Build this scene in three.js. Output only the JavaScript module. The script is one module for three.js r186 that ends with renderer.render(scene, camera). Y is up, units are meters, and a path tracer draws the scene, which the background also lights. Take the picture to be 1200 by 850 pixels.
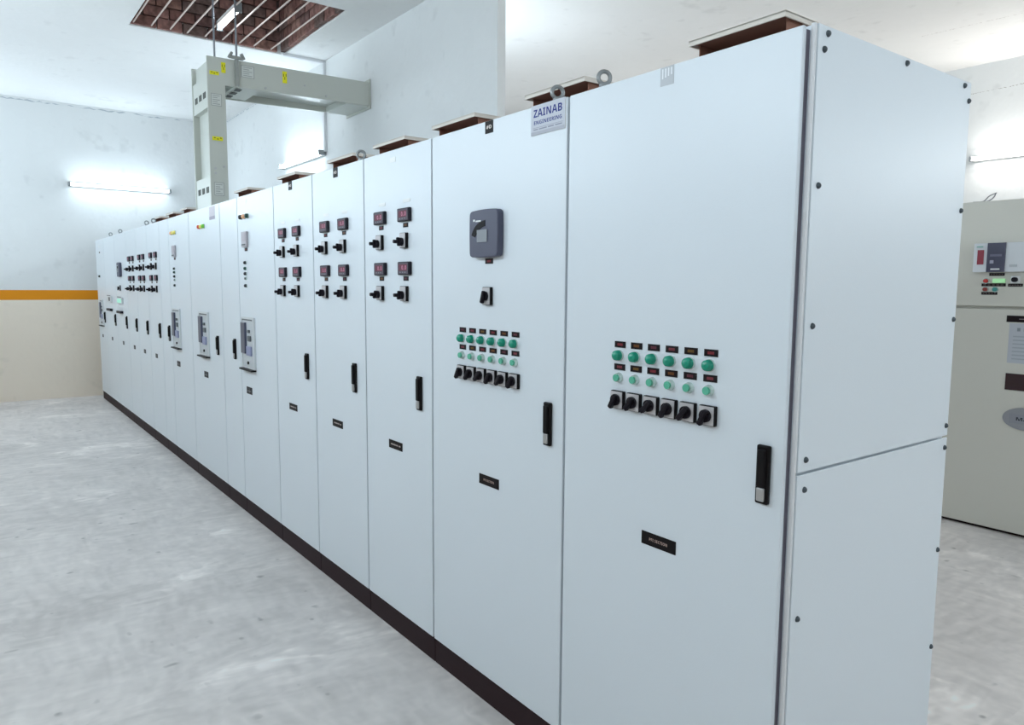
import * as THREE from 'three';
import { RoundedBoxGeometry } from 'three/addons/geometries/RoundedBoxGeometry.js';
import { mergeGeometries } from 'three/addons/utils/BufferGeometryUtils.js';
import { RectAreaLightUniformsLib } from 'three/addons/lights/RectAreaLightUniformsLib.js';

// ---------------------------------------------------------------- camera, light, exposure
RectAreaLightUniformsLib.init();
const scene = new THREE.Scene();
scene.background = new THREE.Color(0x000000);
const camera = new THREE.PerspectiveCamera(2 * Math.atan(425 / 861.72) * 180 / Math.PI, 1200 / 850, 0.05, 60);
camera.rotation.order = 'YXZ';
camera.rotation.set(-0.103173, -0.643027, 0.007224);
camera.position.set(-1.46778, 1.53187, 0.92118);
scene.add(camera);
const renderer = new THREE.WebGLRenderer({ antialias: true });
renderer.toneMapping = THREE.LinearToneMapping;
renderer.toneMappingExposure = 1.2;
renderer.shadowMap.enabled = true;
const COOL = new THREE.Color(0.76, 0.90, 1.0), WARM = new THREE.Color(1.0, 0.965, 0.91);
const TUBE_LIGHT = 95, TUBE_GLOW = 12;          // radiance of the fluorescent tubes' light, and of the glowing glass

// ---------------------------------------------------------------- helpers
let seedState = 7;
const rnd = () => { seedState = (seedState * 1664525 + 1013904223) >>> 0; return seedState / 4294967296; };
const taken = new Map();
function numbered(name) { const n = taken.get(name) || 0; taken.set(name, n + 1); return n ? `${name}_${String(n).padStart(3, '0')}` : name; }
function shadow(o) { o.castShadow = true; o.receiveShadow = true; return o; }
function mesh(name, geo, mat, parent, x = 0, y = 0, z = 0) { const m = shadow(new THREE.Mesh(geo, mat)); m.name = name; m.position.set(x, y, z); parent.add(m); return m; }
function thing(name, label, category, x, y, z, group) {
  const g = new THREE.Group(); g.name = numbered(name); g.position.set(x, y, z); g.userData = { label, category }; if (group) g.userData.group = group; scene.add(g); return g;
}
function metreUV(geo, ox = 0, oy = 0, oz = 0) {     // texture coordinates in metres, by the way each face points
  const p = geo.attributes.position, n = geo.attributes.normal, uv = new Float32Array(p.count * 2);
  for (let i = 0; i < p.count; i++) {
    const ax = Math.abs(n.getX(i)), ay = Math.abs(n.getY(i)), az = Math.abs(n.getZ(i));
    const x = p.getX(i) + ox, y = p.getY(i) + oy, z = p.getZ(i) + oz;
    if (ax >= ay && ax >= az) { uv[2 * i] = z; uv[2 * i + 1] = y; } else if (ay >= az) { uv[2 * i] = x; uv[2 * i + 1] = z; } else { uv[2 * i] = x; uv[2 * i + 1] = y; }
  }
  geo.setAttribute('uv', new THREE.BufferAttribute(uv, 2)); return geo;
}
const cache = new Map();
const keep = (k, f) => { if (!cache.has(k)) cache.set(k, f()); return cache.get(k); };
const box = (w, h, d) => keep(`b${w},${h},${d}`, () => metreUV(new THREE.BoxGeometry(w, h, d)));
const rbox = (w, h, d, r = 0.002, s = 1) => keep(`r${w},${h},${d},${r}`, () => metreUV(new RoundedBoxGeometry(w, h, d, s, r)));
const cylX = (r, d, n = 20, r2 = r) => keep(`c${r},${d},${n},${r2}`, () => new THREE.CylinderGeometry(r2, r, d, n).rotateZ(Math.PI / 2));   // axis along x; r2 is the end towards the viewer (-x)
const at = (g, x, y, z) => g.clone().translate(x, y, z);
const col = (h) => new THREE.Color(h);
const std = (color, roughness = 0.5, metalness = 0, o = {}) => new THREE.MeshStandardMaterial({ color, roughness, metalness, ...o });

const matte = (color, roughness, o = {}) => new THREE.MeshPhysicalMaterial({ color, roughness, specularIntensity: 0.35, ...o });

// value noise
function noise2(seed) {
  const T = new Float32Array(65536); let s = seed >>> 0; for (let i = 0; i < 65536; i++) { s = (s * 1664525 + 1013904223) >>> 0; T[i] = s / 4294967296; }
  return (x, y, per) => {
    const xi = Math.floor(x), yi = Math.floor(y), fx = x - xi, fy = y - yi, u = fx * fx * (3 - 2 * fx), v = fy * fy * (3 - 2 * fy);
    const g = (a, b) => T[((((a % per) + per) % per) * 131 + (((b % per) + per) % per) * 257) & 65535];
    const a = g(xi, yi), b = g(xi + 1, yi), c = g(xi, yi + 1), d = g(xi + 1, yi + 1);
    return a + (b - a) * u + (c - a) * v + (a - b - c + d) * u * v;
  };
}
function dataTex(n, f, srgb, repX, repY = repX) {
  const d = new Uint8Array(n * n * 4);
  for (let j = 0; j < n; j++) for (let i = 0; i < n; i++) { const c = f(i / n, j / n), k = (j * n + i) * 4; for (let q = 0; q < 3; q++) d[k + q] = Math.max(0, Math.min(255, (Array.isArray(c) ? c[q] : c) * 255)); d[k + 3] = 255; }
  const t = new THREE.DataTexture(d, n, n, THREE.RGBAFormat); t.wrapS = t.wrapT = THREE.RepeatWrapping; t.magFilter = THREE.LinearFilter; t.minFilter = THREE.LinearMipmapLinearFilter; t.generateMipmaps = true;
  if (srgb) t.colorSpace = THREE.SRGBColorSpace; t.repeat.set(repX, repY); t.needsUpdate = true; return t;
}
function canvasTex(w, h, draw) {
  const c = document.createElement('canvas'); c.width = w; c.height = h; const g = c.getContext('2d'); draw(g, w, h);
  const t = new THREE.CanvasTexture(c); t.colorSpace = THREE.SRGBColorSpace; return t;
}
const N1 = noise2(11), N2 = noise2(29), N3 = noise2(53);
const fbm = (N, x, y, per, oct) => { let s = 0, a = 0.5, t = 0; for (let o = 0; o < oct; o++) { s += a * N(x * per, y * per, per); t += a; a *= 0.55; per *= 2; } return s / t; };

// ---------------------------------------------------------------- materials
const plasterBump = dataTex(512, (u, v) => 0.6 * fbm(N1, u, v, 8, 4) + 0.4 * fbm(N2, u, v, 64, 2), false, 0.4);
const plasterMap = dataTex(512, (u, v) => { const s = fbm(N1, u, v, 4, 5), p = fbm(N2, u, v, 24, 3); const g = 0.965 + 0.03 * (s - 0.5) - (p > 0.72 ? (p - 0.72) * 0.2 : 0); return [g, g, g]; }, true, 0.3);
const wallPaint = std(col(0xeef0f0), 0.85, 0, { map: plasterMap, bumpMap: plasterBump, bumpScale: 0.003 });
const ceilPaint = std(col(0xf3f3f2), 0.9, 0, { map: plasterMap, bumpMap: plasterBump, bumpScale: 0.003 });
const creamPaint = std(col(0xfbeedd), 0.6, 0, { map: plasterMap, bumpMap: plasterBump, bumpScale: 0.002 });
const stripePaint = std(col(0xe89200), 0.75, 0, { bumpMap: plasterBump, bumpScale: 0.002 });
const floorMap = dataTex(2048, (u, v) => {
  const a = fbm(N1, u, v, 6, 6), b = fbm(N2, u + 0.15 * a, v + 0.1 * a, 22, 5), c = fbm(N3, u, v, 160, 2);
  const w = fbm(N3, u + 0.05 * Math.sin(12 * a), v + 0.05 * b, 12, 4);
  const st = fbm(N1, u * 0.35 + 0.03 * w, v + 0.04 * a, 220, 2), sx = fbm(N2, u + 0.04 * a, v * 0.3 + 0.03 * w, 200, 2);   // trowel and broom strokes
  let g = 0.885 + 0.09 * (a - 0.5) + 0.10 * (b - 0.5) + 0.05 * (c - 0.5) + (w > 0.5 ? 0.10 : 0.05) * (st - 0.5) + (w > 0.5 ? 0.03 : 0.08) * (sx - 0.5);
  if (b > 0.58 && w > 0.5) g += Math.min(1, (b - 0.58) * 8) * Math.min(1, (w - 0.5) * 8) * 0.06 * (0.4 + 1.2 * st);   // pale cement smears
  const dk = fbm(N2, v, u, 110, 2); if (dk > 0.84) g -= (dk - 0.84) * 1.6;      // dirt specks
  return [g, g * 0.972, g * 0.955];
}, true, 1 / 7);
const floorRough = dataTex(512, (u, v) => 0.42 + 0.25 * fbm(N2, u, v, 16, 4), false, 1 / 4);
const floorMat = std(col(0xf0f0f0), 1, 0, { map: floorMap, roughnessMap: floorRough });
const peel = dataTex(256, (u, v) => fbm(N3, u, v, 64, 2), false, 8);
const paint = std(col(0xdbe2e8), 0.36, 0, { bumpMap: peel, bumpScale: 0.00012 });          // light grey powder coat
const postPaint = std(col(0xd9dadc), 0.4);
const gasket = std(col(0x86828f), 0.6);
const plinthMat = matte(col(0x2a1a1e), 0.6);
const black = matte(col(0x0e0b0d), 0.5), darkPlastic = matte(col(0x22212a), 0.45), knobMat = matte(col(0x17121a), 0.5);
const silver = std(col(0xb9b9ba), 0.35, 0.75), steel = std(col(0x8f9293), 0.4, 0.6), screwMat = std(col(0x4a5258), 0.45, 0.5);
const plateGrey = std(col(0xc6c3c5), 0.42, 0.25);
const greenLens = std(col(0x0a8f74), 0.22), greenCap = std(col(0x58b295), 0.35), bezelMat = std(col(0xcfe0da), 0.25, 0.4);
const redLens = std(col(0xc03028), 0.25), amberLens = std(col(0xe8b48c), 0.3), darkGreen = std(col(0x123c34), 0.3), blackLens = std(col(0x1c1a1e), 0.3);
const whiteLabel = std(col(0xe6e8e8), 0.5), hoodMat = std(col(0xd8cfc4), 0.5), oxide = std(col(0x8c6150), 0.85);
const beige = std(col(0xd0cec4), 0.45, 0, { bumpMap: peel, bumpScale: 0.0001 }), trunk = std(col(0xc2c4bb), 0.45), trunkLight = std(col(0xced2cb), 0.45), slotMat = std(col(0x585b57), 0.7);
const rodMat = std(col(0x8d9096), 0.4, 0.6);
const concreteRaw = std(col(0x8a7b72), 0.95);
const lampWhite = std(col(0xececea), 0.4);
const tubeCool = new THREE.MeshStandardMaterial({ color: 0xffffff, emissive: COOL, emissiveIntensity: TUBE_GLOW, roughness: 0.3 });
const tubeWarm = new THREE.MeshStandardMaterial({ color: 0xffffff, emissive: WARM, emissiveIntensity: TUBE_GLOW, roughness: 0.3 });
const printed = (w, h, draw, roughness = 0.5) => matte(0xffffff, roughness, { map: canvasTex(w, h, draw) });

// printed faces: box whose -x face carries the print (BoxGeometry face order +x -x +y -y +z -z)
function printedPlate(name, z, y, w, h, d, print, side, parent, x0 = 0) {
  const g = keep(`pp${w},${h},${d}`, () => new THREE.BoxGeometry(d, h, w));
  const p = parent.position;
  return mesh(name, g, [side, print, side, side, side, side], parent, x0 - d / 2 - p.x, y - p.y, z - p.z);
}
const yellowLabel = printed(64, 64, (g, w, h) => { g.fillStyle = '#e9e22c'; g.fillRect(0, 0, w, h); g.fillStyle = '#6f6a2c'; for (const [a, b] of [[10, 14], [28, 30], [46, 12]]) g.fillRect(a, b, 10, 16); });
const labelPrints = ['#8a3038', '#7a4a20', '#6a3440', '#8a4048', '#7a5a28'].map((c) => printed(64, 28, (g, w, h) => { g.fillStyle = '#160e12'; g.fillRect(0, 0, w, h); g.strokeStyle = c; g.lineWidth = 3; for (let i = 0; i < 4; i++) g.strokeRect(18 + i * 8, 10, 4, 8); }));
const namePrint = printed(256, 76, (g, w, h) => { g.fillStyle = '#120c0e'; g.fillRect(0, 0, w, h); g.fillStyle = '#b9a096'; g.font = 'bold 24px sans-serif'; g.textAlign = 'center'; g.textBaseline = 'middle'; g.fillText('PFI SECTION', w / 2, h / 2, 140); });
const namePrint2 = printed(256, 76, (g, w, h) => { g.fillStyle = '#120c0e'; g.fillRect(0, 0, w, h); g.fillStyle = '#a89c98'; for (const [a, b] of [[40, 96], [140, 34], [190, 34]]) g.fillRect(a, 30, b, 13); });
const namePrint3 = printed(128, 64, (g, w, h) => { g.fillStyle = '#2c2c30'; g.fillRect(0, 0, w, h); g.fillStyle = '#9a9a9c'; g.fillRect(20, 34, 80, 6); g.fillRect(60, 8, 5, 48); });
const idPrint = printed(64, 90, (g, w, h) => { g.fillStyle = '#14100f'; g.fillRect(0, 0, w, h); g.fillStyle = '#e8ded8'; g.font = 'bold 38px sans-serif'; g.textAlign = 'center'; g.textBaseline = 'middle'; g.fillText('#D', w / 2, h / 2, 46); });
const meterPrint = printed(192, 104, (g, w, h) => { g.fillStyle = '#565059'; g.fillRect(0, 0, w, h); g.fillStyle = '#6d3a48'; g.fillRect(22, 16, 148, 58); g.fillStyle = '#d98aa4'; g.font = 'bold 50px monospace'; g.textAlign = 'right'; g.textBaseline = 'middle'; g.fillText('0.0', 160, 46); g.fillStyle = '#8a858c'; for (let i = 0; i < 3; i++) g.fillRect(36 + i * 44, 84, 22, 8); });
const signPrint = printed(512, 420, (g, w, h) => {
  g.fillStyle = '#c6c9d2'; g.fillRect(0, 0, w, h); g.fillStyle = '#26307c'; g.textAlign = 'center'; g.textBaseline = 'middle';
  g.font = 'bold 150px sans-serif'; g.fillText('ZAINAB', w / 2, 118, 440); g.font = 'bold 74px sans-serif'; g.fillText('ENGINEERING', w / 2, 248, 430);
  g.fillStyle = '#8e90a0'; g.fillRect(30, 316, 452, 5); g.fillStyle = '#9496a4'; for (const [a, b] of [[40, 70], [125, 120], [262, 90], [370, 100]]) g.fillRect(a, 335, b, 18);
  g.fillStyle = '#b4b6c0'; g.fillRect(0, 372, w, 48);
});

// ---------------------------------------------------------------- the room
const H = 3.87, ZF = -10.5, XL = -2.3, XR = 7.2, ZN = 4.2, XB = 1.74, XB2 = 1.81;
const HX0 = -0.1, HX1 = 1.28, HZ0 = -6.7, HZ1 = -5.2;                 // opening in the ceiling
function structure(name, geo, mat) { const m = mesh(name, metreUV(geo), mat, scene); m.userData.kind = 'structure'; return m; }
const blk = (x0, x1, y0, y1, z0, z1) => new THREE.BoxGeometry(x1 - x0, y1 - y0, z1 - z0).translate((x0 + x1) / 2, (y0 + y1) / 2, (z0 + z1) / 2);
structure('floor', blk(XL - 0.2, XR + 0.2, -0.2, 0, ZF - 0.2, ZN + 0.2), floorMat);
{
  const s = new THREE.Shape([[XL - 0.2, -ZF + 0.2], [XL - 0.2, -ZN - 0.2], [XR + 0.2, -ZN - 0.2], [XR + 0.2, -ZF + 0.2]].map((p) => new THREE.Vector2(...p)));
  s.holes.push(new THREE.Path([[HX0, -HZ0 + 0.045], [HX1 + 0.045, -HZ0 + 0.045], [HX1 + 0.045, -HZ1], [HX0, -HZ1]].map((p) => new THREE.Vector2(...p))));
  structure('ceiling', new THREE.ExtrudeGeometry(s, { depth: 0.15, bevelEnabled: false }).rotateX(-Math.PI / 2).translate(0, H, 0), ceilPaint);
}
const wallFar = structure('wall_far', blk(XL - 0.2, XR + 0.2, 0, H, ZF - 0.2, ZF), wallPaint);
const wallLeft = structure('wall_left', blk(XL - 0.2, XL, 0, H, ZF, ZN), wallPaint);
const wallRight = structure('wall_right', blk(XR, XR + 0.2, 0, H, ZF, ZN), wallPaint);
const wallNear = structure('wall_near', blk(XL - 0.2, XR + 0.2, 0, H, ZN, ZN + 0.2), wallPaint);
const wallBack = structure('wall_back', blk(XB, XB2, 0, H, ZF, -3.56), wallPaint);
for (const [w, a] of [[wallFar, [XL, XB, ZF, ZF + 0.003]], [wallLeft, [XL, XL + 0.003, ZF + 0.003, ZN - 0.003]], [wallNear, [XL, XR, ZN - 0.003, ZN]], [wallBack, [XB - 0.003, XB, ZF + 0.003, -3.56]]]) {
  mesh('dado_paint', metreUV(blk(a[0], a[1], 0, 1.312, a[2], a[3])), creamPaint, w);
  mesh('stripe', metreUV(blk(a[0], a[1], 1.312, 1.44, a[2], a[3])), stripePaint, w);
}
// hairline cracks and rough joints in the plaster
function crack(name, parent, pts, width, up, mat) {      // a jagged ribbon pts -> pts, lying on the surface
  const pos = [], idx = [], A = new THREE.Vector3(...pts[0]), B = new THREE.Vector3(...pts[1]), n = 90, U = new THREE.Vector3(...up);
  for (let i = 0; i <= n; i++) { const c = A.clone().lerp(B, i / n).addScaledVector(U, (rnd() - 0.5) * width * 0.9), w = width * Math.max(0.02, rnd() * 1.2 - 0.35); for (const s of [-1, 1]) { const q = c.clone().addScaledVector(U, s * w / 2); pos.push(q.x, q.y, q.z); } if (i) { const k = 2 * i; idx.push(k - 2, k - 1, k, k - 1, k + 1, k); } }
  const g = new THREE.BufferGeometry(); g.setAttribute('position', new THREE.Float32BufferAttribute(pos, 3)); g.setIndex(idx); g.computeVertexNormals();
  return mesh(name, g, mat, parent);
}
const crackMat = std(col(0xa9a59e), 0.95, 0, { side: THREE.DoubleSide }), jointMat = std(col(0xb5bcc2), 0.95, 0, { side: THREE.DoubleSide });
crack('plaster_joint', wallFar, [[-2.2, H - 0.03, ZF + 0.002], [1.7, H - 0.03, ZF + 0.002]], 0.022, [0, 1, 0], jointMat);
crack('plaster_joint', wallBack, [[XB - 0.002, H - 0.02, -10.4], [XB - 0.002, H - 0.02, -7.2]], 0.016, [0, 1, 0], jointMat);
crack('plaster_crack', wallRight, [[XR - 0.002, 3.585, -2.6], [XR - 0.002, 3.605, -1.6]], 0.01, [0, 1, 0], crackMat);
crack('plaster_crack', scene.getObjectByName('ceiling'), [[5.82, H - 0.002, -2.5], [5.88, H - 0.002, -1.7]], 0.01, [1, 0, 0], crackMat);

// brick shaft above the opening
const shaft = new THREE.Group(); shaft.name = 'wall_shaft'; shaft.userData.kind = 'structure'; scene.add(shaft);
{
  const t = 0.14, top = H + 1.5, mortar = std(col(0x5c4a46), 0.95);
  mesh('backing', mergeGeometries([blk(HX0 - t, HX1 + t, H + 0.15, top, HZ0 - t, HZ0 - 0.03), blk(HX0 - t, HX1 + t, H + 0.15, top, HZ1, HZ1 + t), blk(HX0 - t, HX0, H + 0.15, top, HZ0 - t, HZ1 + t), blk(HX1 + 0.03, HX1 + t, H + 0.15, top, HZ0 - t, HZ1 + t)]), mortar, shaft);
  mesh('slab', blk(HX0 - t, HX1 + t, top, top + 0.1, HZ0 - t, HZ1 + t), concreteRaw, shaft);
  const brickMap = dataTex(128, (u, v) => { const g = 0.75 + 0.5 * (fbm(N1, u, v, 8, 4) - 0.5); return [g, g, g]; }, true, 3);
  const bricks = [0x9c6e64, 0xb08076, 0x8a6660, 0xb88a7c, 0x90746c].map((c) => std(col(c), 0.95, 0, { map: brickMap, bumpMap: brickMap, bumpScale: 0.004 }));
  const bh = 0.1, bl = 0.225, jt = 0.012;
  for (let r = 0; H + r * bh < top - 0.05 && r < 13; r++) {
    const y = H + 0.004 + (r + 0.5) * bh, off = r % 2 ? bl / 2 : 0;
    const run = (a0, a1, place) => { for (let a = a0 - off; a < a1 - 0.01; a += bl) { const s = Math.max(a, a0) + jt / 2, e = Math.min(a + bl, a1) - jt / 2; if (e - s > 0.03) place((s + e) / 2, Math.round((e - s) * 1e4) / 1e4); } };
    run(HX0, HX1, (c, l) => mesh('brick', box(l, bh - jt, 0.04), bricks[Math.floor(rnd() * 5)], shaft, c, y, HZ0 - 0.022 + rnd() * 0.012));
    run(HZ0, HZ1, (c, l) => mesh('brick', box(0.04, bh - jt, l), bricks[Math.floor(rnd() * 5)], shaft, HX1 + 0.022 - rnd() * 0.012, y, c));
  }
}
{
  const g = thing('ceiling_grille', 'steel bars across the brick-lined opening in the ceiling', 'grille', (HX0 + HX1) / 2, H + 0.02, (HZ0 + HZ1) / 2);
  const bar = new THREE.CylinderGeometry(0.007, 0.007, HZ1 - HZ0, 8).rotateX(Math.PI / 2), barMat = std(col(0xcbb9b0), 0.6, 0.1);
  for (const x of [-0.07, 0.08, 0.24, 0.39, 0.55, 0.71, 0.87, 1.01, 1.18]) mesh('bar', bar, barMat, g, x - g.position.x, 0, 0);
}

// ---------------------------------------------------------------- fluorescent lamps
function lamp(label, x, y, z, dir, warm, len = 1.2, power = 1) {      // dir: the way the wall behind it faces: '+z', '-x', '+x', '-z'
  const g = thing('fluorescent_lamp', label, 'lamp', x, y, z, 'fluorescent wall lamps');
  g.rotation.y = { '+z': 0, '-x': -Math.PI / 2, '+x': Math.PI / 2, '-z': Math.PI }[dir];
  mesh('batten', rbox(len, 0.05, 0.035, 0.006), lampWhite, g, 0, 0, 0.0185);
  for (const s of [-1, 1]) mesh('lamp_holder', rbox(0.025, 0.055, 0.085, 0.006), steel, g, s * (len / 2 + 0.012), 0, 0.0435);
  mesh('tube', keep('tube' + len, () => new THREE.CylinderGeometry(0.016, 0.016, len - 0.005, 16).rotateZ(Math.PI / 2)), warm ? tubeWarm : tubeCool, g, 0, 0, 0.062);
  for (const t of [-1, 1]) {                    // the bare tube shines upwards and downwards alike
    const L = new THREE.RectAreaLight(warm ? WARM : COOL, TUBE_LIGHT * power, len - 0.02, 0.03); L.position.set(0, t * 0.016, 0.076); L.rotation.order = 'YXZ'; L.rotation.set(t * 0.65, Math.PI, 0); g.add(L);
  }
  return g;
}
lamp('lit fluorescent tube lamp on the far white wall above the yellow stripe', 0.38, 2.83, ZF, '+z', false, 1.2, 0.55);
lamp('lit fluorescent tube lamp on the far wall nearest the left corner', -1.78, 2.83, ZF, '+z', false, 0.95, 0.8);
lamp('lit fluorescent tube lamp on the back wall under the grey busbar trunking', XB, 2.93, -7.3, '-x', false, 1.2, 0.75);
lamp('lit warm fluorescent tube lamp on the wall above the beige panel', XR, 2.9, -1.92, '-x', true);
lamp('lit fluorescent tube lamp on the right wall behind the viewer', XR, 2.9, 3.3, '-x', false);
lamp('added unseen fill lamp on the right wall level with the viewer', XR, 2.9, 0.7, '-x', true);  // added out of frame for more light on the right side
lamp('added unseen fill lamp on the right wall deep in the side bay', XR, 2.9, -5.2, '-x', true, 1.2, 1.4);  // added out of view to brighten the side bay
lamp('added unseen fill lamp on the bay side of the partition wall', XB2, 2.9, -4.7, '+x', false, 1.2, 1.3);  // added behind the partition to brighten the bay ceiling
lamp('added unseen fill lamp on the bay side of the partition wall, farther in', XB2, 2.9, -7.6, '+x', false);  // second added lamp, hidden, also only to lift the bay
lamp('lit fluorescent tube lamp on the left wall facing the breaker cabinets', XL, 2.6, -6.3, '+x', false, 1.2, 0.9);
lamp('lit fluorescent tube lamp on the left wall nearest the far corner', XL, 2.6, -9.2, '+x', false, 1.2, 0.55);
lamp('lit fluorescent tube lamp on the left wall facing the meter cabinets', XL, 2.6, -3.5, '+x', false);
lamp('lit fluorescent tube lamp on the left wall facing the controller cabinet', XL, 2.6, -1.5, '+x', false, 1.2, 0.85);
lamp('lit fluorescent tube lamp on the left wall behind the viewer', XL, 2.6, 1.4, '+x', false, 1.2, 0.8);
lamp('added unseen fill lamp on the middle of the near wall', 1.4, 2.85, ZN, '-z', false, 1.2, 1.4);  // added behind the camera to brighten the end panels
lamp('added unseen fill lamp on the near wall towards the side bay', 4.6, 2.85, ZN, '-z', false);  // added behind the camera for more light in the bay
{
  const g = lamp('small fluorescent tube lamp lying on the bars inside the ceiling opening', 0.57, H + 0.05, -6.0, '+z', false, 0.55, 0.25);
  g.rotation.set(Math.PI / 2, 0, Math.PI / 2);
  g.userData.label = 'fluorescent tube lamp resting on the bars of the ceiling opening';
}
lamp('added unseen fill lamp high on the inside of the brick shaft', 0.59, H + 0.95, HZ1, '-z', false, 0.6, 0.3);  // added out of sight to light up the bricks
// conduit that feeds the lamp on the back wall
{
  const g = thing('cable_conduit', 'white conduit running from the ceiling opening down the wall to the lamp', 'conduit', XB, H, -6.67);
  mesh('conduit_run', rbox(XB - HX1, 0.03, 0.04, 0.004), postPaint, g, -(XB - HX1) / 2, -0.015, 0);
  mesh('conduit_drop', rbox(0.03, 0.9, 0.04, 0.004), postPaint, g, -0.015, -0.48, 0);
}

// ---------------------------------------------------------------- the row of switchgear cabinets
const D = 0.79, TOP = 2.096, PL = 0.1;
const hoodLid = (w) => keep('lid' + w, () => mergeGeometries([at(box(0.3, 0.004, w), 0, 0.02, 0), at(box(0.004, 0.014, w), -0.148, 0.013, 0), at(box(0.004, 0.014, w), 0.148, 0.013, 0), at(box(0.292, 0.014, 0.004), 0, 0.013, w / 2 - 0.002), at(box(0.292, 0.014, 0.004), 0, 0.013, -w / 2 + 0.002)]));   // a lid folded down into a shallow tray
function cabinet(label, zn, zf, o = {}) {
  const zc = (zn + zf) / 2, w = zn - zf, g = thing('switchgear_cabinet', label, 'cabinet', D / 2, 0, zc, 'row of light grey switchgear cabinets');
  const X = (x) => x - D / 2, Z = (z) => z - zc;
  const end = o.end ? 0.008 : 0;
  // carcass: set back behind the door, seams between neighbours
  mesh('body', rbox(D - 0.03, TOP - PL, w - 0.003 - end, 0.003), paint, g, X(0.03 + (D - 0.03) / 2), (TOP + PL) / 2, -end / 2);
  mesh('gasket', rbox(0.02, TOP - PL - 0.02, w - 0.016 - end, 0.002), gasket, g, X(0.0225), (TOP + PL) / 2, -end / 2);
  mesh('door', rbox(0.013, TOP - PL - 0.012, w - 0.01 - end, 0.003, 2), paint, g, X(0.0065), (TOP + PL) / 2, -end / 2);
  mesh('plinth', rbox(D - 0.02, PL - 0.004, w - 0.004, 0.002), plinthMat, g, X(0.008 + (D - 0.02) / 2), (PL - 0.004) / 2, 0);
  if (o.hood) {
    const [a, b] = o.hood, h = mesh('vent_hood', hoodLid(Math.round((b - a) * 100) / 100), hoodMat, g, X(0.4), 2.214, Z((a + b) / 2));
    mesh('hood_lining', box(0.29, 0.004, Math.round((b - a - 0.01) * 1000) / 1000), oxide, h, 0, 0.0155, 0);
    const hw = Math.round((b - a - 0.03) * 1000) / 1000;      // hollow cowl under the lid: two cheeks and a back, open to the front
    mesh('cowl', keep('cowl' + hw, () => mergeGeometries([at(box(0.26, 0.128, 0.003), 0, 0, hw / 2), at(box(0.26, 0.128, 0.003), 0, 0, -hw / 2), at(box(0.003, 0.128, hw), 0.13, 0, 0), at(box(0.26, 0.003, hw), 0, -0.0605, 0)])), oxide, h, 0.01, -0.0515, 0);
  }
  for (const z of o.bolts || []) {
    const e = mesh('eyebolt', keep('ring', () => mergeGeometries([new THREE.TorusGeometry(0.0175, 0.0062, 10, 24).rotateY(-0.45).translate(0, 0.032, 0), new THREE.CylinderGeometry(0.014, 0.016, 0.014, 16).translate(0, 0.007, 0)])), steel, g, X(0.045), TOP, Z(z));
  }
  g.userData.X = 0; return g;
}
const rel = (g, x, y, z) => [x - g.position.x, y - g.position.y, z - g.position.z];
function handle(g, z, y = 1.1) {
  const h = mesh('door_handle', rbox(0.012, 0.138, 0.034, 0.004, 2), black, g, ...rel(g, -0.006, y, z));
  mesh('swing_lever', rbox(0.01, 0.09, 0.022, 0.004, 2), black, h, -0.008, 0.015, 0);
  mesh('latch', rbox(0.008, 0.032, 0.02, 0.003, 2), silver, h, -0.008, -0.046, 0);
}
const namePl = (g, z, print = namePrint2, y = 0.848, w = 0.12, h = 0.036) => printedPlate('nameplate', z, y, w, h, 0.002, print, black, g);
const label = (g, z, y, w = 0.04, h = 0.0175, i = 0) => printedPlate('label_plate', z, y, w, h, 0.002, labelPrints[i % 5], black, g);
function rotary(g, z, y, ang, big = false) {
  const pw = 0.048, ph = big ? 0.062 : 0.05;
  const p = mesh('rotary_switch', rbox(0.012, ph, pw, 0.002), black, g, ...rel(g, -0.006, y, z));
  mesh('switch_plate', box(0.002, ph - 0.004, pw - 0.004), plateGrey, p, -0.007, 0, 0);
  const k = mesh('knob', keep('knob', () => mergeGeometries([cylX(0.016, 0.008, 20).clone(), new RoundedBoxGeometry(0.014, 0.044, 0.014, 2, 0.004).translate(-0.007, -0.004, 0)].map((q) => { q = q.index ? q.toNonIndexed() : q; q.deleteAttribute('uv'); return q; }))), knobMat, p, -0.012, 0, 0);
  k.rotation.x = ang;
}
function lever(g, z, y, ang = 0) {          // meter selector: round boss with a long stub grip
  const p = mesh('rotary_switch', rbox(0.014, 0.062, 0.05, 0.002), black, g, ...rel(g, -0.007, y, z));
  mesh('switch_plate', box(0.002, 0.058, 0.046), plateGrey, p, -0.008, 0, 0);
  const k = mesh('knob', keep('lever', () => mergeGeometries([cylX(0.017, 0.014, 20).clone(), cylX(0.0075, 0.026, 12).clone().translate(-0.017, 0, 0), new RoundedBoxGeometry(0.014, 0.036, 0.012, 2, 0.004).translate(-0.008, 0, 0)].map((q) => { q = q.index ? q.toNonIndexed() : q; q.deleteAttribute('uv'); return q; }))), knobMat, p, -0.018, -0.006, 0);
  k.rotation.x = ang;
}
const dome = keep('dome', () => new THREE.LatheGeometry([[0.0145, 0], [0.0145, 0.008], [0.0132, 0.014], [0.009, 0.018], [0.0, 0.0195]].map((q) => new THREE.Vector2(...q)), 24).rotateZ(Math.PI / 2));
function pilot(g, z, y, lens = greenLens) {
  const b = mesh('indicator_lamp', cylX(0.0155, 0.005, 24), bezelMat, g, ...rel(g, -0.0025, y, z));
  mesh('lens', dome, lens, b, -0.002, 0, 0);
}
function button(g, z, y, cap = greenCap) {
  const b = mesh('push_button', cylX(0.0145, 0.01, 24, 0.0125), bezelMat, g, ...rel(g, -0.005, y, z));
  mesh('button_cap', cylX(0.01, 0.008, 20), cap, b, -0.007, 0, 0);
}
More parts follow.
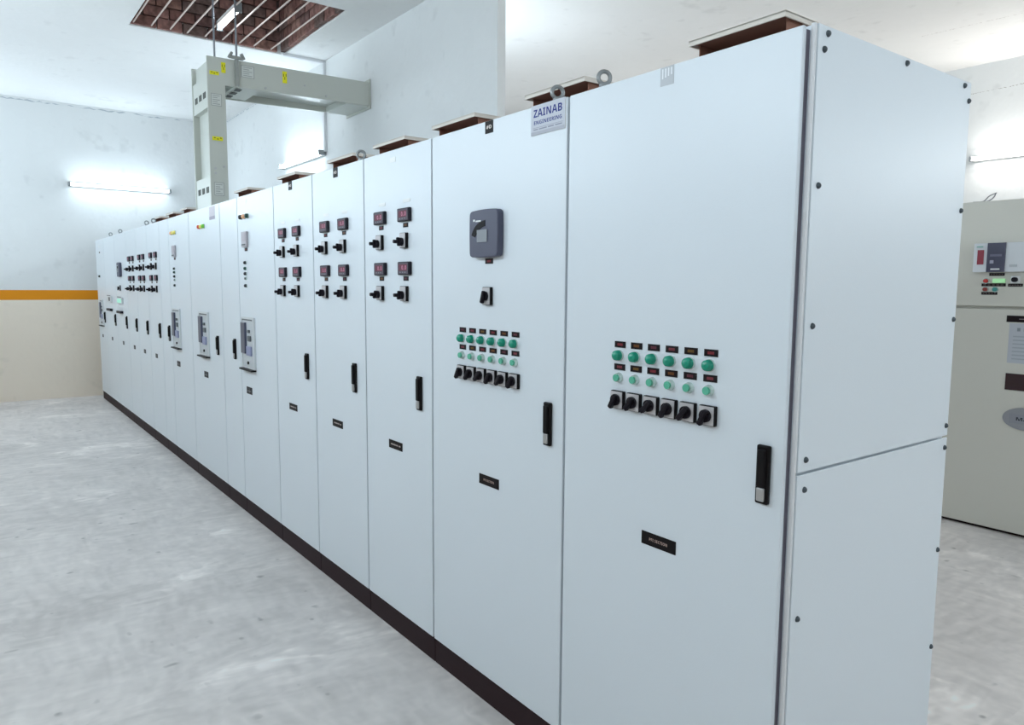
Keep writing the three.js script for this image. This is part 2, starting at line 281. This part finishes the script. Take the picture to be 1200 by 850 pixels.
function meter(g, z, y) {
  const m = mesh('panel_meter', rbox(0.014, 0.054, 0.1, 0.004, 2), darkPlastic, g, ...rel(g, -0.007, y, z));
  const f = mesh('meter_face', keep('mface', () => new THREE.BoxGeometry(0.002, 0.046, 0.088)), [darkPlastic, meterPrint, darkPlastic, darkPlastic, darkPlastic, darkPlastic], m, -0.0078, 0, 0);
}
function whiteTag(g, z, y, w = 0.06, h = 0.014) { mesh('paper_label', box(0.0012, h, w), whiteLabel, g, ...rel(g, -0.0006, y, z)); }
function buttonGrid(g, z0, dz) {
  for (let i = 0; i < 6; i++) {
    const z = z0 + dz * i;
    label(g, z + 0.002, 1.373, 0.041, 0.0175, i + (z0 < -1 ? 2 : 0)); pilot(g, z, 1.3425); label(g, z + 0.002, 1.31, 0.041, 0.0175, i + 3); button(g, z, 1.28); rotary(g, z + 0.003, 1.2185, 0.65 + 0.15 * ((i * 37) % 5 - 2) / 2);
  }
}
function controller(g, z, y) {               // power factor controller
  const sh = new THREE.Shape(); const a = 0.08, b = 0.074;
  sh.moveTo(-a, -b + 0.012); sh.quadraticCurveTo(-a, -b, -a + 0.012, -b - 0.001); sh.quadraticCurveTo(0, -b - 0.006, a - 0.012, -b - 0.001); sh.quadraticCurveTo(a, -b, a, -b + 0.012);
  sh.quadraticCurveTo(a + 0.003, 0, a, b - 0.012); sh.quadraticCurveTo(a, b, a - 0.012, b + 0.001); sh.quadraticCurveTo(0, b + 0.006, -a + 0.012, b + 0.001); sh.quadraticCurveTo(-a, b, -a, b - 0.012); sh.quadraticCurveTo(-a - 0.003, 0, -a, -b + 0.012);
  const body = keep('ctl', () => new THREE.ExtrudeGeometry(sh, { depth: 0.018, bevelEnabled: true, bevelSize: 0.004, bevelThickness: 0.004, bevelSegments: 2, curveSegments: 8 }).rotateY(-Math.PI / 2));
  const c = mesh('power_controller', body, std(col(0x4b4d60), 0.45), g, ...rel(g, -0.004, y, z));
  const arch = keep('arch', () => { const s = new THREE.Shape(); s.moveTo(-0.06, -0.006); s.quadraticCurveTo(-0.04, 0.03, 0.012, 0.032); s.lineTo(0.012, 0.016); s.quadraticCurveTo(-0.02, 0.014, -0.042, -0.012); s.closePath(); return new THREE.ExtrudeGeometry(s, { depth: 0.003, bevelEnabled: false }).rotateY(-Math.PI / 2); });
  mesh('brow', arch, black, c, -0.0205, 0.004, 0).scale.set(1, 1.25, 1.15);
  mesh('display', box(0.002, 0.042, 0.06), std(col(0x868a90), 0.35), c, -0.0235, -0.008, -0.004);
  mesh('emblem', keep('emb', () => mergeGeometries([box(0.001, 0.007, 0.01).clone().translate(0, 0.002, -0.025), box(0.001, 0.005, 0.03).clone().translate(0, -0.001, 0)])), whiteLabel, c, -0.0228, 0.044, -0.028);
}
const acbGlass = std(col(0x4d5266), 0.3), acbBlue = std(col(0x8f95b4), 0.4), acbFace = std(col(0xc3c8cc), 0.4), acbFrame = std(col(0xd2d6d8), 0.4), acbDark = std(col(0x5e6468), 0.5);
function breaker(g, z, y = 1.16) {           // draw-out air circuit breaker behind its door frame
  const f = mesh('circuit_breaker', keep('acbf', () => mergeGeometries([box(0.012, 0.012, 0.245).clone().translate(0.005, 0.158, 0), box(0.012, 0.012, 0.245).clone().translate(0.005, -0.158, 0), box(0.012, 0.328, 0.012).clone().translate(0.005, 0, 0.1225), box(0.012, 0.328, 0.012).clone().translate(0.005, 0, -0.1225)])), acbFrame, g, ...rel(g, -0.011, y, z));
  mesh('breaker_face', box(0.006, 0.302, 0.231), acbFace, f, 0.006, 0, 0);
  mesh('top_groove', box(0.004, 0.008, 0.19), acbDark, f, 0.002, 0.147, -0.01);
  mesh('trip_unit', rbox(0.016, 0.2, 0.085, 0.003), acbGlass, f, -0.003, 0.03, -0.07);
  mesh('mechanism_cover', rbox(0.012, 0.06, 0.09, 0.003), acbBlue, f, -0.002, -0.05, 0.03);
  mesh('push_bar', rbox(0.012, 0.035, 0.05, 0.003), acbDark, f, -0.002, 0.03, 0.04);
  mesh('indicator', rbox(0.012, 0.02, 0.03, 0.003), acbDark, f, -0.002, 0.075, 0.03);
  mesh('racking_port', cylX(0.01, 0.008, 16), black, f, 0.0, -0.128, 0.0);
  mesh('shadow_bar', rbox(0.034, 0.01, 0.25, 0.002), black, f, -0.006, -0.171, 0);  // black strip standing in for the shadow under the frame
}
function gridMeter(g, z, y) { const m = mesh('power_meter', rbox(0.016, 0.096, 0.1, 0.004, 2), std(col(0xb3aeb4), 0.4), g, ...rel(g, -0.008, y, z)); mesh('meter_screen', box(0.002, 0.05, 0.07), std(col(0xa9a0a8), 0.3), m, -0.0085, 0.012, 0); for (let i = 0; i < 4; i++) mesh('key', box(0.003, 0.008, 0.012), acbDark, m, -0.009, -0.034, -0.03 + i * 0.02); }
function selectorColumn(g, z, ys) { ys.forEach((y, i) => { const n = g.children.length; if (i === 3) button(g, z, y, blackLens); else pilot(g, z, y, i === 1 ? darkGreen : blackLens); g.children[n].scale.setScalar(0.72); }); }
function fourMeters(g, za, zb, top = 1.818, low = 1.602, tags = true) {
  for (const [z, i] of [[za, 0], [zb, 1]]) for (const [y, j] of [[top, 0], [low, 1]]) { meter(g, z, y); label(g, z, y - 0.041, 0.04, 0.018, i + j); lever(g, z - 0.004, y - 0.103, [0, 0.5, -0.3, 0.2][i * 2 + j]); if (j === 0 && tags) whiteTag(g, z + 0.008, y + 0.057); }
}

// A: the end cabinet
const cA = cabinet('nearest cabinet with bolted side panels and a row of green push buttons', 0, -0.769, { end: true, hood: [-0.535, -0.225], bolts: [-0.667] });
buttonGrid(cA, -0.536, 0.0622); handle(cA, -0.06, 1.104); namePl(cA, -0.375, namePrint, 0.85);
printedPlate('foil_sticker', -0.39, 2.066, 0.044, 0.046, 0.001, printed(64, 64, (g, w, h) => { g.fillStyle = '#c3c7cc'; g.fillRect(0, 0, w, h); g.fillStyle = '#eef1f4'; for (let i = 0; i < 4; i++) g.fillRect(8 + i * 14, 6, 6, 34 - i * 3); }, 0.25), silver, cA);
{   // end panels facing +z
  mesh('corner_post', rbox(0.009, TOP - PL, 0.01, 0.002), postPaint, cA, ...rel(cA, 0.0245, (TOP + PL) / 2, -0.003));
  mesh('side_panel', rbox(D - 0.032, TOP - 1.114, 0.006, 0.002), paint, cA, ...rel(cA, 0.031 + (D - 0.032) / 2, (TOP + 1.114) / 2, 0.001));
  mesh('side_panel', rbox(D - 0.032, 1.108 - PL, 0.006, 0.002), paint, cA, ...rel(cA, 0.031 + (D - 0.032) / 2, (1.108 + PL) / 2, 0.001));
  const sg = new THREE.SphereGeometry(0.0075, 12, 6, 0, Math.PI * 2, 0, Math.PI / 2).rotateX(Math.PI / 2);
  for (const [x, y] of [[0.066, 2.08], [0.054, 2.045], [0.42, 2.082], [0.745, 2.082], [0.776, 2.046], [0.056, 1.757], [0.774, 1.75], [0.06, 1.448], [0.774, 1.448], [0.06, 1.142], [0.774, 1.144], [0.06, 1.072], [0.774, 1.08], [0.057, 0.763], [0.774, 0.777], [0.774, 0.481], [0.057, 0.45]]) mesh('screw', sg, screwMat, cA, ...rel(cA, x, y, 0.0035));
}
// B
const cB = cabinet('cabinet with the dark power factor controller and the blue lettered sign', -0.769, -1.558, { hood: [-1.305, -0.977], bolts: [-0.873] });
buttonGrid(cB, -1.34, 0.064); handle(cB, -0.84, 1.101); namePl(cB, -1.168, namePrint, 0.843);
controller(cB, -1.174, 1.711); label(cB, -1.172, 1.618, 0.045, 0.018, 0); rotary(cB, -1.174, 1.498, 0.3, true);
printedPlate('number_plate', -1.175, 2.068, 0.045, 0.04, 0.002, idPrint, black, cB);
printedPlate('maker_sign', -0.862, 2.046, 0.162, 0.09, 0.003, signPrint, whiteLabel, cB);
// C
const cC = cabinet('meter cabinet between the controller cabinet and the one with an eyebolt', -1.558, -2.149, { hood: [-1.976, -1.64] });
fourMeters(cC, -1.98, -1.764); handle(cC, -1.651); namePl(cC, -1.867); whiteTag(cC, -1.87, 2.05, 0.05, 0.02);
// D
const cD = cabinet('meter cabinet with an eyebolt on top, second of the three meter cabinets', -2.149, -2.747, { hood: [-2.56, -2.23], bolts: [-2.265] });
fourMeters(cD, -2.582, -2.363); handle(cD, -2.26); namePl(cD, -2.475); printedPlate('number_plate', -2.452, 2.066, 0.05, 0.045, 0.002, idPrint, black, cD);
// E
const cE = cabinet('meter cabinet next to the nearest circuit breaker cabinet', -2.747, -3.332, { hood: [-3.14, -2.8] });
fourMeters(cE, -3.18, -2.965); handle(cE, -2.852); namePl(cE, -3.082); printedPlate('number_plate', -3.053, 2.066, 0.05, 0.045, 0.002, idPrint, black, cE);
// F
const cF = cabinet('circuit breaker cabinet with red, amber and green lamps above a power meter', -3.332, -4.02, { hood: [-3.97, -3.64] });
pilot(cF, -3.918, 1.957, blackLens); pilot(cF, -3.853, 1.957, amberLens); pilot(cF, -3.788, 1.957, darkGreen); gridMeter(cF, -3.85, 1.815); label(cF, -3.85, 1.752, 0.05, 0.02);
selectorColumn(cF, -3.86, [1.669, 1.633, 1.6, 1.57, 1.524]); breaker(cF, -3.84); namePl(cF, -3.865, namePrint3, 0.849, 0.11, 0.045); whiteTag(cF, -3.83, 2.05, 0.03, 0.03);
// G
const cG = cabinet('narrow plain cabinet between two circuit breaker cabinets', -4.02, -4.422, {});
handle(cG, -4.136);
// H
const cH = cabinet('circuit breaker cabinet under the grey vertical busbar riser', -4.422, -5.285, { hood: [-4.92, -4.58] });
const redGlow = std(col(0xd05030), 0.3), yellowGlow = std(col(0xf0e070), 0.3), limeGlow = std(col(0x7ad040), 0.3);
pilot(cH, -4.94, 1.956, redGlow); pilot(cH, -4.88, 1.956, yellowGlow); pilot(cH, -4.82, 1.956, limeGlow); breaker(cH, -4.905); namePl(cH, -4.905, namePrint3, 0.85, 0.11, 0.045); handle(cH, -4.547, 1.096);
printedPlate('maker_plate', -4.6, 2.035, 0.14, 0.09, 0.002, printed(64, 40, (g, w, h) => { g.fillStyle = '#d0ccd4'; g.fillRect(0, 0, w, h); g.fillStyle = '#a8a4b4'; g.fillRect(0, 30, w, 10); }), whiteLabel, cH);
// I
const cI = cabinet('farthest circuit breaker cabinet with a yellow lamp above its breaker', -5.285, -5.983, {});
pilot(cI, -5.84, 1.958, amberLens); pilot(cI, -5.78, 1.958, yellowGlow); pilot(cI, -5.72, 1.958, yellowGlow); gridMeter(cI, -5.775, 1.805); label(cI, -5.78, 1.744, 0.05, 0.02); selectorColumn(cI, -5.79, [1.66, 1.63, 1.595, 1.565, 1.52]);
breaker(cI, -5.78); namePl(cI, -5.782, namePrint3, 0.854, 0.11, 0.045);
// J ... P: the far part of the row
const cJ = cabinet('narrow plain cabinet beyond the farthest circuit breaker', -5.983, -6.36, {}); handle(cJ, -6.063, 1.1);
const cK = cabinet('nearest of the three small distant meter cabinets', -6.36, -6.91, { hood: [-6.63, -6.3 - 0.08], bolts: [-6.784] }); fourMeters(cK, -6.732, -6.52, 1.798, 1.587, false); handle(cK, -6.44, 1.103); namePl(cK, -6.663, namePrint3, 0.852, 0.09, 0.04);
const cL = cabinet('middle of the three small distant meter cabinets', -6.91, -7.465, { hood: [-7.25, -6.92], bolts: [-7.109] }); fourMeters(cL, -7.288, -7.094, 1.795, 1.587, false); handle(cL, -6.995, 1.104); namePl(cL, -7.216, namePrint3, 0.854, 0.09, 0.04);
const cM = cabinet('farthest of the three small distant meter cabinets', -7.465, -8.03, { hood: [-7.88, -7.5] }); fourMeters(cM, -7.845, -7.644, 1.793, 1.587, false); handle(cM, -7.549, 1.104); namePl(cM, -7.758, namePrint3, 0.857, 0.09, 0.04);
const screenGreen = new THREE.MeshStandardMaterial({ color: col(0x9fd8c4), emissive: col(0x8fe0c4), emissiveIntensity: 0.35, roughness: 0.4 });
function rackDisplay(g, z, y, lit) { const b = mesh('display_unit', rbox(0.02, 0.07, 0.3, 0.004), acbFrame, g, ...rel(g, -0.01, y, z)); mesh('screen', box(0.002, 0.045, lit ? 0.26 : 0.1), lit ? screenGreen : acbDark, b, -0.0105, 0, lit ? 0 : 0.03); mesh('keypad', box(0.003, 0.008, 0.24), acbDark, b, -0.0105, 0.042, 0); const k = mesh('rail_handle', rbox(0.03, 0.028, 0.28, 0.004), darkPlastic, g, ...rel(g, -0.015, y - 0.13, z - 0.03)); }
const cN = cabinet('distant cabinet with a dark controller above a lit green display', -8.03, -8.755, { bolts: [-8.588] }); controller(cN, -8.41, 1.688); rotary(cN, -8.46, 1.482, 0.4, true); rackDisplay(cN, -8.46, 1.338, true); handle(cN, -8.118, 1.106); namePl(cN, -8.42, namePrint3, 0.859, 0.09, 0.04);
const cO = cabinet('second cabinet from the far end with a small dark display', -8.755, -9.54, { bolts: [-9.259] }); rackDisplay(cO, -9.18, 1.345, false); handle(cO, -8.852, 1.104); namePl(cO, -9.177, namePrint3, 0.862, 0.09, 0.04);
const cP = cabinet('last cabinet of the row, beside the cream and yellow wall', -9.54, -10.2, {}); breaker(cP, -9.88); handle(cP, -9.639, 1.105); namePl(cP, -9.919, namePrint3, 0.856, 0.08, 0.035); label(cP, -9.88, 1.927, 0.06, 0.02); pilot(cP, -9.91, 1.623, blackLens); whiteTag(cP, -9.9, 2.0, 0.06, 0.02);

// ---------------------------------------------------------------- busbar trunking
{
  const z0 = -5.618, z1 = -6.12, x0 = 0.27, x1 = 0.41, yb = TOP + 0.004, XE = XB - 0.006, yt = 3.405, yu = 3.19, zc = (z0 + z1) / 2;
  const g = thing('busbar_trunking', 'grey busbar trunking rising from the cabinets and turning into the wall', 'busbar', (x0 + x1) / 2, yb, zc);
  const P = (name, x0, x1, y0, y1, z0, z1, mat, parent = g) => { const q = mesh(name, rbox(Math.round((x1 - x0) * 1e4) / 1e4, Math.round((y1 - y0) * 1e4) / 1e4, Math.round((z1 - z0) * 1e4) / 1e4, 0.002), mat, g, ...rel(g, (x0 + x1) / 2, (y0 + y1) / 2, (z0 + z1) / 2)); return q; };
  const Lplate = (z) => { const s = new THREE.Shape([[x0, yb], [x1, yb], [x1, yu], [XE, yu + 0.03], [XE, yt + 0.025], [x0, yt]].map((p) => new THREE.Vector2(...p))); return mesh('side_plate', metreUV(new THREE.ExtrudeGeometry(s, { depth: 0.016, bevelEnabled: true, bevelSize: 0.002, bevelThickness: 0.002, bevelSegments: 1 })), trunk, g, ...rel(g, 0, 0, z)); };
  Lplate(z0 - 0.018); Lplate(z1 + 0.002);
  P('riser_web', x0 + 0.05, x1 - 0.05, yb, yt - 0.1, z1 + 0.02, z0 - 0.02, trunkLight);
  P('leg_web', x0 + 0.05, XE, yu + 0.07, yt - 0.06, z1 + 0.02, z0 - 0.02, trunkLight);
  // joint blocks, each with a row of slots
  const block = (x0, x1, y0, y1) => P('joint_cover', x0, x1, y0, y1, z1 + 0.02, z0 - 0.02, trunkLight);
  const slotRow = (b, fx, y, along) => { for (let i = 0; i < 3; i++) for (const s of [-1, 1]) mesh('slot', along === 'riser' ? box(0.004, 0.05, 0.03) : box(0.05, 0.004, 0.03), slotMat, b, fx, y, -0.13 + i * 0.13 + s * 0.022); };
  const b1 = block(x0 + 0.004, x1 - 0.004, yb, 2.44); slotRow(b1, -(x1 - x0) / 2 + 0.003, 0.06, 'riser');
  const b2 = block(x0 + 0.004, x1 - 0.004, 3.0, 3.26); slotRow(b2, -(x1 - x0) / 2 + 0.003, -0.02, 'riser');
  P('elbow_cover', x0 + 0.03, x1 + 0.1, 3.26, yt - 0.01, z1 + 0.02, z0 - 0.02, trunkLight);
  const b3 = block(0.5, 0.72, yu + 0.012, yt - 0.01); slotRow(b3, -0.06, -0.1035, 'leg');
  block(1.5, XE - 0.004, yu + 0.02, yt);
  mesh('wall_flange', rbox(0.01, 0.27, 0.54, 0.002), trunk, g, ...rel(g, XE - 0.003, (yu + yt) / 2 + 0.027, zc));
  // stickers and bolts on the near face
  const S = (name, x, y, w, h, mat) => mesh(name, new THREE.BoxGeometry(w, h, 0.001), mat, g, ...rel(g, x, y, z0 + 0.0025));
  S('warning_label', 0.40, 3.33, 0.035, 0.085, yellowLabel); S('warning_label', 0.325, 3.275, 0.075, 0.03, yellowLabel); S('warning_label', 0.92, 3.34, 0.04, 0.1, yellowLabel); S('warning_label', 0.335, 2.745, 0.085, 0.032, yellowLabel);
  const rating = printed(64, 72, (c, w, h) => { c.fillStyle = '#9a9c98'; c.fillRect(0, 0, w, h); c.fillStyle = '#d0d2cc'; c.fillRect(3, 3, w - 6, h - 6); c.fillStyle = '#9c9e9a'; for (let i = 0; i < 5; i++) c.fillRect(9, 10 + i * 12, i % 2 ? 30 : 44, 4); }); S('rating_plate', 0.335, 3.06, 0.085, 0.1, rating); S('rating_plate', 0.6, 3.33, 0.11, 0.1, rating); S('rating_plate', 0.335, 2.33, 0.08, 0.11, rating);
  for (const [x, y] of [[0.31, 2.5], [0.38, 2.52], [0.31, 2.46], [1.1, 3.3], [1.3, 3.24], [0.75, 3.22]]) mesh('bolt', keep('bolt', () => new THREE.CylinderGeometry(0.009, 0.009, 0.008, 6).rotateX(Math.PI / 2)), silver, g, ...rel(g, x, y, z0 + 0.004));
}
for (const [x, z, lab] of [[0.36, -5.72, 'thin hanging rod above the corner of the busbar trunking'], [0.505, -5.6, 'thin hanging rod with a clamp bracket on the busbar trunking']]) {
  const g = thing('hanging_rod', lab, 'rod', x, 3.405, z, 'rods holding the busbar trunking');
  mesh('rod', new THREE.CylinderGeometry(0.008, 0.008, 1.95, 10).translate(0, 0.975, 0), rodMat, g);
  if (x > 0.4) { mesh('clamp_bracket', mergeGeometries([box(0.1, 0.02, 0.03).clone().translate(0, 0.02, 0), box(0.02, 0.05, 0.03).clone().rotateZ(0.5).translate(0.05, 0.035, 0), box(0.02, 0.05, 0.03).clone().rotateZ(-0.5).translate(-0.05, 0.035, 0), box(0.03, 0.22, 0.012).clone().translate(0, -0.1, 0)]), std(col(0x9a9d98), 0.5, 0.4), g); }
}

// ---------------------------------------------------------------- beige panel in the side bay
{
  const xb = 3.72, za = -0.2, zb = -1.27, zc = (za + zb) / 2, w = za - zb, d = 0.9, top = 2.085;
  const g = thing('electrical_cabinet', 'beige switchgear panel with a round metal emblem in the side bay', 'cabinet', xb + d / 2, 0, zc);
  const Rl = (x, y, z) => rel(g, x, y, z);
  mesh('body', rbox(d - 0.025, top - 0.03, w, 0.004), beige, g, ...Rl(xb + 0.025 + (d - 0.025) / 2, (top + 0.03) / 2, zc));
  mesh('upper_door', rbox(0.024, top - 1.43, w - 0.004, 0.004, 2), beige, g, ...Rl(xb + 0.012, (top + 1.43) / 2, zc));
  mesh('lower_door', rbox(0.024, 1.412 - 0.02, w - 0.004, 0.004, 2), beige, g, ...Rl(xb + 0.012, (1.412 + 0.02) / 2, zc));
  mesh('plinth', rbox(d - 0.04, 0.03, w - 0.01, 0.002), plinthMat, g, ...Rl(xb + 0.01 + d / 2, 0.015, zc));
  const fb = (name, z0, z1, y0, y1, dp, mat, parent) => mesh(name, rbox(dp, Math.round((y1 - y0) * 1e4) / 1e4, Math.round((z1 - z0) * 1e4) / 1e4, Math.min(0.003, dp / 3)), mat, g, ...Rl(xb - dp / 2, (y0 + y1) / 2, (z0 + z1) / 2));
  const rl = fb('protection_relay', -1.095, -0.8, 1.642, 1.822, 0.03, std(col(0xd6dade), 0.4));
  const put = (name, z, y, wz, hy, mat, dp = 0.004) => mesh(name, box(dp, hy, wz), mat, rl, -0.015 - dp / 2, y - 1.732, z + 0.9475);
  put('relay_display', -1.053, 1.735, 0.036, 0.09, std(col(0x8e2c3c), 0.35)); put('relay_window', -0.965, 1.732, 0.1, 0.18, std(col(0x3c3c52), 0.3), 0.008); put('window_band', -0.965, 1.745, 0.065, 0.014, std(col(0x66667c), 0.4), 0.01); put('relay_knob', -0.985, 1.705, 0.02, 0.02, std(col(0x9a9aac), 0.3), 0.014); put('relay_print', -0.965, 1.66, 0.05, 0.008, whiteLabel, 0.01); put('relay_mark', -1.06, 1.8, 0.035, 0.006, std(col(0x70b0a0), 0.5)); put('relay_slot', -0.87, 1.68, 0.04, 0.014, std(col(0xb6bcc0), 0.5));
  const strip = printed(256, 32, (c, w2, h2) => { c.fillStyle = '#140f10'; c.fillRect(0, 0, w2, h2); c.fillStyle = '#8a7c78'; for (let i = 0; i < 5; i++) c.fillRect(20 + i * 46, 13, 30, 6); });
  for (const [z, y, ww] of [[-0.965, 1.628, 0.085], [-0.98, 1.563, 0.135], [-0.86, 1.562, 0.08], [-1.0, 1.51, 0.09]]) printedPlate('label_plate', z, y, ww, 0.018, 0.002, strip, black, g, xb);
  const pl = (z, y, lens) => { const b = mesh('indicator_lamp', cylX(0.018, 0.006, 20), bezelMat, g, ...Rl(xb - 0.003, y, z)); mesh('lens', cylX(0.014, 0.016, 20, 0.012), lens, b, -0.009, 0, 0); };
  pl(-1.022, 1.588, redLens); pl(-1.022, 1.535, std(col(0x8a3830), 0.3)); pl(-0.968, 1.535, std(col(0x3c8c88), 0.3));
  const gl = new THREE.MeshStandardMaterial({ color: col(0xa6dba8), emissive: col(0xa0e0a0), emissiveIntensity: 0.3, roughness: 0.35 });
  fb('lit_display', -0.985, -0.915, 1.575, 1.602, 0.012, gl); 
  const sw = fb('rotary_switch', -0.885, -0.835, 1.572, 1.618, 0.01, whiteLabel); mesh('knob', cylX(0.015, 0.025, 16), knobMat, sw, -0.015, 0, 0);
  printedPlate('nameplate', -0.75, 1.355, 0.285, 0.04, 0.003, printed(256, 40, (c, w2, h2) => { c.fillStyle = '#180f12'; c.fillRect(0, 0, w2, h2); c.fillStyle = '#8c8484'; c.fillRect(60, 18, 136, 4); c.fillRect(90, 30, 80, 4); }), black, g, xb);
  printedPlate('paper_sheet', -0.75, 1.205, 0.25, 0.245, 0.001, printed(128, 128, (c, w2, h2) => { c.fillStyle = '#b9bdc4'; c.fillRect(0, 0, w2, h2); c.fillStyle = '#858c92'; for (let i = 0; i < 5; i++) c.fillRect(22 + i * 18, 14, 9, 11); c.fillStyle = '#a2a9b0'; for (let i = 0; i < 7; i++) c.fillRect(12, 40 + i * 12, 104 - (i % 3) * 18, 4); }), whiteLabel, g, xb);
  fb('inspection_window', -0.875, -0.625, 0.915, 1.018, 0.006, std(col(0x33191c), 0.2));
  // round metal emblem
  const em = mesh('emblem', keep('emblem', () => new THREE.CylinderGeometry(0.062, 0.066, 0.012, 40).scale(1.75, 1, 1).rotateZ(Math.PI / 2).rotateX(0)), std(col(0x9a9ba0), 0.4, 0.5), g, ...Rl(xb - 0.006, 0.742, -0.75));
  em.geometry = new THREE.CylinderGeometry(1, 1.04, 0.012, 40).rotateZ(Math.PI / 2).scale(1, 0.068, 0.122);
  const emblemText = printed(256, 144, (c, w2, h2) => { c.fillStyle = '#93959c'; c.fillRect(0, 0, w2, h2); c.fillStyle = '#34363c'; c.font = 'bold 70px sans-serif'; c.textAlign = 'center'; c.textBaseline = 'middle'; c.fillText('MAR', w2 / 2, h2 / 2 + 2, 190); }, 0.4);
  mesh('emblem_text', keep('emt', () => new THREE.BoxGeometry(0.003, 0.06, 0.17)), [steel, emblemText, steel, steel, steel, steel], em, -0.0065, 0, 0);
  // loose wires on top
  const wire = (pts) => new THREE.TubeGeometry(new THREE.CatmullRomCurve3(pts.map((p) => new THREE.Vector3(...p))), 24, 0.0035, 6);
  const tw = thing('loose_wires', 'loose thin wires sticking up from the top of the beige panel', 'wire', xb + 0.05, top, -1.09);
  mesh('wire', wire([[0, 0.004, -0.06], [0, 0.006, 0.0], [0, 0.035, 0.03], [0, 0.052, 0.07]]), rodMat, tw); mesh('wire', wire([[0.02, 0.004, -0.04], [0.02, 0.008, 0.02], [0.02, 0.03, 0.05], [0.02, 0.054, 0.06]]), rodMat, tw);
}
renderer.render(scene, camera);
